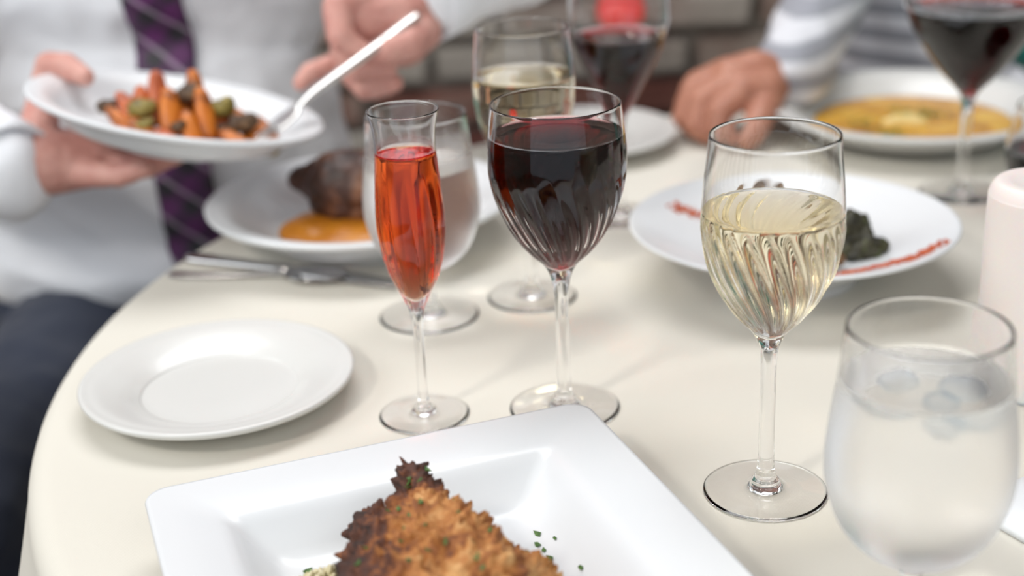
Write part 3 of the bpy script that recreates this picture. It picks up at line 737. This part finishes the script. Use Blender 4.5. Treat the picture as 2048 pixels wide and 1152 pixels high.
FA, FB = Vector((-.0745, 1.248, .9185)), Vector((-.2035, 1.135, .8455))       # fork: handle end, tines
fk = thing('serving_fork', 'bright steel serving fork in the raised hand, tines among carrots', 'fork')
LN = (FB-FA).length
V, Fc = ribbon(spline([(0, .004, 0, .003), (.004, .0075, 0, .0075), (.05, .0072, 0, .0080), (.10, .0064, .001, .0075), (LN-.060, .0052, .0015, .0060), (LN-.040, .0055, 0, .0035)], 4)); raw('handle', V, Fc, M['silver_white'], fk)
V, Fc = ribbon(spline([(LN-.042, .0055, 0, .0032), (LN-.032, .0115, -.0015, .0024), (LN-.018, .0125, -.002, .0022), (LN-.012, .0122, -.001, .002)], 4)); raw('head', V, Fc, M['silver_white'], fk)
for k in range(4):
    V, Fc = ribbon([(LN-.013, .0020, 0, .002), (LN+.015, .0018, .001, .0018), (LN+.026, .0006, .004, .001)])
    raw('tine', [(x, y-.0096+.0064*k, z) for x, y, z in V], Fc, M['silver_white'], fk)
along(fk, FA, FB)

# ------------------------------------------------------------------ candle and added cloth
ca = thing('pillar_candle', 'pale pink pillar candle cut by the right edge', 'candle', (.3250, .800, TZ), (0, 0, 0))
lathe('wax', spline([(0, 0), (.031, 0), (.0335, .002), (.034, .006), (.034, .06), (.034, .119), (.0335, .128), (.030, .1345), (.024, .1355), (.018, .1345), (.006, .1325), (0, .132)], 5), 64, M['wax'], ca)
V, Fc = ribbon([(0, .001, 0, .002), (.006, .001, .0008, .002), (.011, .0008, .002, .0016)])
raw('wick', [(z*.6, y, .131+x) for x, y, z in V], Fc, M['wick'], ca)
def added_napkin():  # added cloth in place of the goblet's refracted light and shadow
    nx, ny = 16, 12; V = []; Fc = []
    for lay, z0 in ((0, .0006), (1, .0075)):
        for i in range(nx+1):
            for j in range(ny+1):
                u, v = i/nx-.5, j/ny-.5; e = min(1, (0.5-max(abs(u), abs(v)))*10)
                V.append((u*.16, v*.11, z0*(.55+.45*e) + (.0012*noise.noise(Vector((u*7, v*7, lay))) if lay else 0)))
    S = (nx+1)*(ny+1); w_ = ny+1
    for i in range(nx):
        for j in range(ny):
            a = i*w_+j; Fc.append((a, a+1, a+w_+1, a+w_)); b = S+a; Fc.append((b, b+w_, b+w_+1, b+1))
    per = [(i, 0) for i in range(nx)]+[(nx, j) for j in range(ny)]+[(i, ny) for i in range(nx, 0, -1)]+[(0, j) for j in range(ny, 0, -1)]
    idx = [i*w_+j for i, j in per]
    for a, b in zip(idx, idx[1:]+idx[:1]): Fc.append((a, b, S+b, S+a))
    o = raw('added_napkin', V, Fc, M['added_napkin']); o.location = (.3230, .610, TZ+.0003); o.rotation_euler = (0, 0, radians(-62))
    tag(o, 'added folded white cloth in place of refracted light at the lower right edge beside the water goblet', 'added_napkin')
added_napkin()

# ------------------------------------------------------------------ people
def chain(bm, pts, rad):
    for (a, b), (r0, r1) in zip(zip(pts, pts[1:]), zip(rad, rad[1:])): add_capsule(bm, a, r0, b, r1, 14)
def head(bm, c, yaw):
    """c: chin-level centre of the head; faces -y turned by yaw"""
    rt = Matrix.Rotation(yaw, 3, 'Z'); c = Vector(c)
    def q(x, y, z): return c + rt @ Vector((x, y, z))
    add_ell(bm, q(0, .01, .135), (.076, .094, .100)); add_ell(bm, q(0, -.012, .065), (.058, .072, .075))
    chain(bm, [q(0, -.088, .125), q(0, -.108, .092), q(0, -.092, .086)], [.009, .013, .010])      # nose
    for s in (-1, 1):
        add_ell(bm, q(s*.077, .012, .11), (.010, .020, .032)); add_capsule(bm, q(s*.018, -.083, .132), .010, q(s*.045, -.073, .132), .009)
        add_ell(bm, q(s*.030, -.074, .115), (.015, .010, .010))
    add_capsule(bm, q(-.018, -.080, .050), .008, q(.018, -.080, .050), .008); add_capsule(bm, q(-.014, -.078, .038), .009, q(.014, -.078, .038), .009)
    add_ell(bm, q(0, -.062, .012), (.028, .024, .022))
def hair(c, yaw, long=False):
    rt = Matrix.Rotation(yaw, 3, 'Z'); c = Vector(c); bm = bmesh.new()
    add_ell(bm, c+rt @ Vector((0, .028, .150)), (.083, .088, .100)); add_ell(bm, c+rt @ Vector((0, -.035, .205)), (.062, .05, .035))
    if long:
        for s in (-1, 1): add_capsule(bm, c+rt @ Vector((s*.066, .03, .14)), .030, c+rt @ Vector((s*.070, .045, -.05)), .028)
        add_capsule(bm, c+rt @ Vector((0, .06, .14)), .06, c+rt @ Vector((0, .07, -.06)), .05)
    return fuse(bm, .006, 4, lambda co, n_: .004*noise.noise(co*40))
def wrinkle(amp, sc):
    def f(co, nn):
        d = noise.noise(Vector((co.x*sc, co.y*sc, co.z*sc*1.6)))*amp + noise.noise(co*sc*2.6)*amp*.4
        rdg = 1-abs(noise.noise(Vector((co.x*sc*.8+3, co.y*sc, co.z*sc*1.3+5))))*2
        return d + max(0, rdg-.55)*amp*1.3
    return f
def person(label, j, skin_m, top_m, leg_m, hands, yaw, long_hair=False, wr=(.008, 11), sleeve_r=(.062, .050, .040)):
    """j: joints. One continuous body; garments, tie and hair are children."""
    root = thing('person', label, 'person', (j['hip'].x, j['hip'].y, 0))
    off = Vector((j['hip'].x, j['hip'].y, 0))
    bm = bmesh.new()
    b, ch, nk = j['belly'], j['chest'], j['neck']
    add_ell(bm, b, j['belly_r']); add_ell(bm, ch, j['chest_r'])
    add_capsule(bm, nk-Vector((0, 0, .10)), .058, nk+Vector((0, -.01, .08)), .052)
    head(bm, nk+Vector((0, -.01, .075)), yaw)
    add_capsule(bm, j['hip'], .12, b, .12)
    for s in ('L', 'R'):
        sh, el, wrt = j['sh'+s], j['el'+s], j['wr'+s]
        chain(bm, [ch+Vector((0, 0, .06)), sh, el, wrt], [.09, .050, .033, .025])
        hp_, kn_, an_ = j['th'+s], j['kn'+s], j['an'+s]
        chain(bm, [j['hip'], hp_, kn_, an_], [.10, .085, .058, .038])
        add_capsule(bm, an_-Vector((0, 0, .04)), .035, an_+j['toe']-Vector((0, 0, .05)), .03)
    ms = [fuse(bm, .008, 3)]
    for hd in hands:
        hb = bmesh.new()
        for pts, rad in hd: chain(hb, [Vector(p) for p in pts], rad)
        ms.append(fuse(hb, .0021, 3, lambda co, n_: .0006*noise.noise(co*150)))
    body = place('body', join_meshes(ms), skin_m, root); body.data.transform(Matrix.Translation(-off))
    def wear(nm, build, vox, sm, ds, mtr):
        g = bmesh.new(); build(g); o = place(nm, fuse(g, vox, sm, ds), mtr, root); o.data.transform(Matrix.Translation(-off)); return o
    def top(g):
        e = Vector((.014, .014, .01))
        add_ell(g, b, Vector(j['belly_r'])+e); add_ell(g, ch, Vector(j['chest_r'])+e)
        add_capsule(g, j['shL'], .068, j['shR'], .068); add_capsule(g, nk-Vector((0, 0, .10)), .09, nk-Vector((0, 0, .015)), .068)
        add_ell(g, j['hip']+Vector((0, -.01, .075)), (j['belly_r'][0]+.05, j['belly_r'][1]+.035, .085)); add_capsule(g, j['hip']+Vector((0, 0, .03)), .135, b, .14)
        for s in ('L', 'R'):
            d = (j['wr'+s]-j['el'+s]).normalized()
            chain(g, [j['sh'+s], j['el'+s], j['wr'+s]-d*.005], list(sleeve_r))
    t = wear('shirt' if top_m is M['shirt'] else 'sweater', top, .006, 4, wrinkle(*wr), top_m)
    def legs(g):
        add_ell(g, j['hip']+Vector((0, -.02, .0)), (j['belly_r'][0]+.045, j['belly_r'][1]+.03, .095))
        add_capsule(g, j['hip']-Vector((0, 0, -.01)), .128, j['hip']+Vector((0, 0, .015)), .125)
        for s in ('L', 'R'):
            chain(g, [j['hip'], j['th'+s], j['kn'+s], j['an'+s]], [.105, .090, .076, .058])
    wear('trousers', legs, .008, 4, wrinkle(.005, 12), leg_m)
    for s in ('L', 'R'):
        wear('shoe', lambda g: add_capsule(g, j['an'+s]+Vector((0, 0, -.045)), .042, j['an'+s]+j['toe']-Vector((0, 0, .055)), .036), .006, 3, None, M['shoe'])
    h = place('hair', hair(nk+Vector((0, -.01, .075)), yaw, long_hair), M['hair'], root); h.data.transform(Matrix.Translation(-off))
    return root, t, off
V3 = Vector
man_hands = [
    # hand under the held plate: palm, thumb over the rim, four fingers below
    [([(-.408, 1.135, .826), (-.385, 1.150, .826), (-.345, 1.165, .822)], [.026, .028, .022]),
     ([(-.392, 1.185, .826), (-.360, 1.195, .820)], [.022, .018]),
     ([(-.398, 1.150, .835), (-.402, 1.200, .862), (-.392, 1.205, .897), (-.372, 1.190, .899), (-.354, 1.176, .8925)], [.020, .015, .0125, .0120, .0085]),
     ([(-.360, 1.140, .818), (-.322, 1.122, .820), (-.300, 1.118, .8265)], [.013, .0100, .0085]),
     ([(-.352, 1.158, .818), (-.305, 1.146, .820), (-.278, 1.146, .8290)], [.013, .0105, .0085]),
     ([(-.350, 1.176, .818), (-.303, 1.172, .822), (-.280, 1.174, .832)], [.013, .0100, .0085]),
     ([(-.352, 1.194, .818), (-.315, 1.198, .826), (-.296, 1.200, .834)], [.012, .0090, .0075])],
    # raised hand closed on the fork
    [([(-.072, 1.300, .925), (-.090, 1.275, .914), (-.122, 1.262, .918)], [.028, .030, .026]),
     ([(-.090, 1.285, .890), (-.118, 1.268, .895)], [.026, .022]),
     ([(-.072, 1.270, .900), (-.082, 1.232, .896), (-.100, 1.222, .893), (-.120, 1.225, .888)], [.020, .0145, .0130, .0095]),      # thumb
     ([(-.118, 1.262, .935), (-.143, 1.238, .930), (-.140, 1.220, .908), (-.124, 1.224, .893)], [.0165, .0135, .0120, .0095]),      # index
     ([(-.122, 1.268, .905), (-.140, 1.240, .893), (-.125, 1.224, .878), (-.102, 1.232, .876)], [.0155, .0130, .0120, .0095]),
     ([(-.112, 1.275, .888), (-.138, 1.250, .872), (-.122, 1.232, .858), (-.098, 1.240, .860)], [.0150, .0125, .0115, .0090]),
     ([(-.105, 1.280, .875), (-.150, 1.258, .876), (-.172, 1.240, .873), (-.180, 1.232, .866)], [.0130, .0105, .0095, .0075])]]
man_j = dict(hip=V3((-.37, 1.52, .56)), belly=V3((-.385, 1.50, .74)), belly_r=(.195, .125, .18), chest=V3((-.375, 1.52, .97)), chest_r=(.205, .125, .20),
             neck=V3((-.34, 1.50, 1.20)), shL=V3((-.16, 1.50, 1.10)), elL=V3((.010, 1.42, .945)), wrL=V3((-.068, 1.303, .925)),
             shR=V3((-.53, 1.50, 1.10)), elR=V3((-.63, 1.34, .86)), wrR=V3((-.418, 1.130, .826)),
             thL=V3((-.27, 1.46, .540)), knL=V3((-.20, 1.06, .535)), anL=V3((-.18, 1.08, .10)), thR=V3((-.46, 1.46, .540)), knR=V3((-.50, 1.04, .535)), anR=V3((-.47, 1.08, .10)), toe=V3((0, -.14, 0)))
man, shirt, off = person('person in white shirt and purple plaid tie serving carrots from a plate', man_j, M['skin'], M['shirt'], M['navy'], man_hands, 0.1, sleeve_r=(.068, .055, .041))
# tie: a tapered strip laid on the front of the shirt
sb = bvh_of(shirt)
V = []; Fc = []; nz, nx = 40, 8; 
prevy = None
for i in range(nz+1):
    t = i/nz; z = 1.150-.52*t; hw = .016+.0135*min(1, t*2.6); x0 = -.322-.018*(z-.66)/.27
    if t > .94: hw *= max(0.04, (1-t)/.06)
    ys = []
    for q in (-.8, -.4, 0, .4, .8):
        h = sb.ray_cast(V3((x0+hw*q, .9, z)), V3((0, 1, 0))); ys.append(h[0].y if h[0] else 1.36)
    y = min(ys)-.004
    if prevy is not None: y = max(min(y, prevy+.010), prevy-.010)
    prevy = y
    for lay in (0, .004):
        for k in range(nx+1):
            u = 2*k/nx-1; V.append((x0+hw*u-off.x, y+.003*u*u-.002+lay-off.y, z))
w_ = 2*(nx+1)
for i in range(nz):
    for k in range(nx):
        a = i*w_+k; Fc.append((a, a+w_, a+w_+1, a+1)); b = a+nx+1; Fc.append((b, b+1, b+w_+1, b+w_))
    a = i*w_; Fc.append((a, a+nx+1, a+w_+nx+1, a+w_)); a = i*w_+nx; Fc.append((a, a+w_, a+w_+nx+1, a+nx+1))
to = raw('tie', V, Fc, M['tie'], man); to['label'] = 'purple and black plaid tie'
# cuffs: stiff bands round each wrist
for s, e, r in (('R', 'elR', .040), ('L', 'elL', .039)):
    wq = man_j['wr'+s]; d = (wq-man_j[e]).normalized(); q = d.to_track_quat('Z', 'Y').to_matrix()
    prof = [(r+.006, -.045), (r+.004, 0), (r+.001, .001), (r-.001, -.003), (r+.001, -.045)]
    V, Fc = lathe_data(prof, 32)
    raw('cuff', [wq+d*.012+q @ V3(v)-off for v in V], Fc, M['shirt'], shirt)

st_hands = [[([(.292, 1.432, .800), (.262, 1.425, .806), (.236, 1.418, .806)], [.024, .028, .024]),
             ([(.268, 1.400, .797), (.245, 1.395, .800)], [.022, .020]),
             ([(.238, 1.445, .808), (.203, 1.440, .798), (.190, 1.425, .775), (.200, 1.415, .762)], [.0165, .0135, .0120, .0100]),
             ([(.232, 1.425, .808), (.196, 1.415, .798), (.184, 1.400, .773), (.196, 1.392, .762)], [.0170, .0140, .0125, .0100]),
             ([(.232, 1.402, .804), (.200, 1.386, .792), (.192, 1.374, .770), (.205, 1.370, .7615)], [.0160, .0135, .0120, .0100]),
             ([(.240, 1.385, .798), (.216, 1.366, .785), (.212, 1.358, .768), (.222, 1.358, .7605)], [.0145, .0120, .0110, .0090]),
             ([(.272, 1.405, .792), (.258, 1.368, .780), (.246, 1.348, .768), (.236, 1.342, .7625)], [.0190, .0155, .0130, .0105])]]
st_j = dict(hip=V3((.60, 1.86, .565)), belly=V3((.60, 1.85, .74)), belly_r=(.145, .105, .17), chest=V3((.60, 1.86, .95)), chest_r=(.155, .105, .18),
            neck=V3((.59, 1.83, 1.16)), shL=V3((.76, 1.85, 1.07)), elL=V3((.81, 1.77, .82)), wrL=V3((.66, 1.68, .70)),
            shR=V3((.44, 1.85, 1.07)), elR=V3((.405, 1.69, .860)), wrR=V3((.300, 1.440, .800)),
            thL=V3((.68, 1.80, .555)), knL=V3((.67, 1.42, .55)), anL=V3((.66, 1.44, .10)), thR=V3((.52, 1.80, .555)), knR=V3((.51, 1.42, .55)), anR=V3((.50, 1.44, .10)), toe=V3((0, -.14, 0)))
_d = V3((0, .06, -.02))
lh = [([(.66, 1.62, .72), (.63, 1.59, .70), (.60, 1.57, .69)], [.024, .026, .022]), ([(.60, 1.57, .69), (.565, 1.55, .675), (.545, 1.54, .66)], [.011, .009, .008]),
      ([(.605, 1.585, .69), (.565, 1.575, .675), (.54, 1.565, .66)], [.011, .0095, .008]), ([(.61, 1.60, .69), (.575, 1.60, .675), (.55, 1.59, .66)], [.011, .009, .008]),
      ([(.615, 1.612, .69), (.585, 1.615, .675), (.565, 1.61, .665)], [.010, .008, .007]), ([(.64, 1.575, .705), (.61, 1.545, .695), (.59, 1.53, .685)], [.014, .011, .009])]
person('person in grey and white striped sweater with one hand on the table', st_j, M['skin_tan'], M['stripe'], M['dark_cloth'], st_hands+[[([tuple(V3(p)+_d) for p in pts], rad) for pts, rad in lh]], 0.0, True, (.004, 12), (.062, .050, .040))

te_j = dict(hip=V3((1.06, 1.44, .565)), belly=V3((1.03, 1.44, .74)), belly_r=(.11, .15, .17), chest=V3((.99, 1.45, .95)), chest_r=(.11, .160, .18),
            neck=V3((.95, 1.45, 1.16)), shL=V3((.98, 1.28, 1.07)), elL=V3((.96, 1.14, .84)), wrL=V3((.86, 1.26, .70)),
            shR=V3((.93, 1.62, 1.03)), elR=V3((.620, 1.585, .797)), wrR=V3((.800, 1.420, .800)),
            thL=V3((.99, 1.36, .555)), knL=V3((.74, 1.32, .55)), anL=V3((.76, 1.32, .10)), thR=V3((.99, 1.52, .555)), knR=V3((.74, 1.52, .55)), anR=V3((.76, 1.52, .10)), toe=V3((-.14, 0, 0)))
def flat_hand(wr, d, up=V3((0, 0, 1)), thumb=1):
    wr, d = V3(wr), V3(d).normalized(); s = up.cross(d).normalized()
    out = [([wr, wr+d*.03, wr+d*.065], [.024, .026, .022]), ([wr+s*.016+d*.03, wr+s*.024+d*.068], [.02, .017]), ([wr-s*.016+d*.03, wr-s*.024+d*.066], [.02, .016])]
    for k, ln in enumerate((.062, .070, .066, .050)):
        o_ = s*((k-1.5)*.017*-thumb); out.append(([wr+d*.07+o_, wr+d*(.07+ln*.55)+o_-up*.004, wr+d*(.07+ln)+o_-up*.016], [.011, .0095, .0075]))
    out.append(([wr+d*.02+s*.02*thumb, wr+d*.05+s*.042*thumb, wr+d*.078+s*.048*thumb-up*.008], [.016, .0125, .009]))
    return out
person('person in a teal top at the right edge behind the large red wine', te_j, M['skin_tan'], M['teal'], M['dark_cloth'],
       [flat_hand((.800, 1.420, .800), (.7, -.7, -.1)), flat_hand((.86, 1.26, .70), (-.5, .7, -.3), thumb=-1)], -pi/2, True, (.004, 12), (.060, .043, .036))

# ------------------------------------------------------------------ stools
def stool(label, x, y, rz, src=None):
    if src is None:
        t = thing('upholstered_stool', label, 'stool', (x, y, 0), (0, 0, rz), 'stools round the table')
        bm = bmesh.new(); box_bm(bm, (0, 0, .412), (.54, .50, .075), 0, .025); seat = from_bm('seat', bm, M['cream_uph'], t)
        bm = bmesh.new(); box_bm(bm, (0, 0, .372), (.49, .45, .03), 0, .004); from_bm('apron', bm, M['wood_dark'], t)
        for sx in (-1, 1):
            for sy in (-1, 1):
                bm = bmesh.new(); box_bm(bm, (sx*.225, sy*.205, .182), (.042, .042, .364), 0, .004); from_bm('leg', bm, M['wood_dark'], t)
        return t
    t = src.copy(); COL.objects.link(t); t.location = (x, y, 0); t.rotation_euler = (0, 0, rz); t['label'] = label
    for c in list(src.children):
        d = c.copy(); COL.objects.link(d); d.parent = t
    return t
c0 = stool('cream upholstered stool under the person in the white shirt', -.41, 1.38, 0)
stool('cream upholstered stool behind the soup plate under the striped sweater', .59, 1.87, 0, c0)
stool('cream upholstered stool at the right under the person in teal', 1.13, 1.37, -pi/2, c0)

# ------------------------------------------------------------------ guessed wall lamp standing in for an unidentified red shape
ws = thing('guessed_wall_lamp', 'guessed glowing red lamp for an unidentified red shape behind the back red wine', 'lamp', (.203, WY-.02, .688))
m = mat('emissive_red_glass', (0.40, 0.010, 0.006), 0.35); bsdf(m).inputs['Emission Color'].default_value = (1.0, 0.035, 0.012, 1); bsdf(m).inputs['Emission Strength'].default_value = 0.35
V, Fc = lathe_data(spline([(.030, 0), (.038, .012), (.040, .03), (.034, .048), (.037, .056), (.033, .085), (.031, .085), (.034, .056), (.031, .047), (.036, .03), (.034, .014), (.027, .002), (.030, 0)], 4), 40)
raw('shade', [(x*1.3, y*1.3-.062, z) for x, y, z in V], Fc, m, ws)
V, Fc = lathe_data(spline([(0, -.012), (.028, -.012), (.032, -.006), (.032, .002), (.012, .006), (.012, .03), (0, .03)], 3), 32)
raw('socket', [(x, y-.062, z) for x, y, z in V], Fc, M['wood_dark'], ws)
bm = bmesh.new(); box_bm(bm, (0, -.030, -.006), (.016, .065, .012), 0, .003); from_bm('arm', bm, M['wood_dark'], ws)
bm = bmesh.new(); box_bm(bm, (0, .000, -.006), (.060, .012, .060), 0, .003); from_bm('backplate', bm, M['wood_dark'], ws)
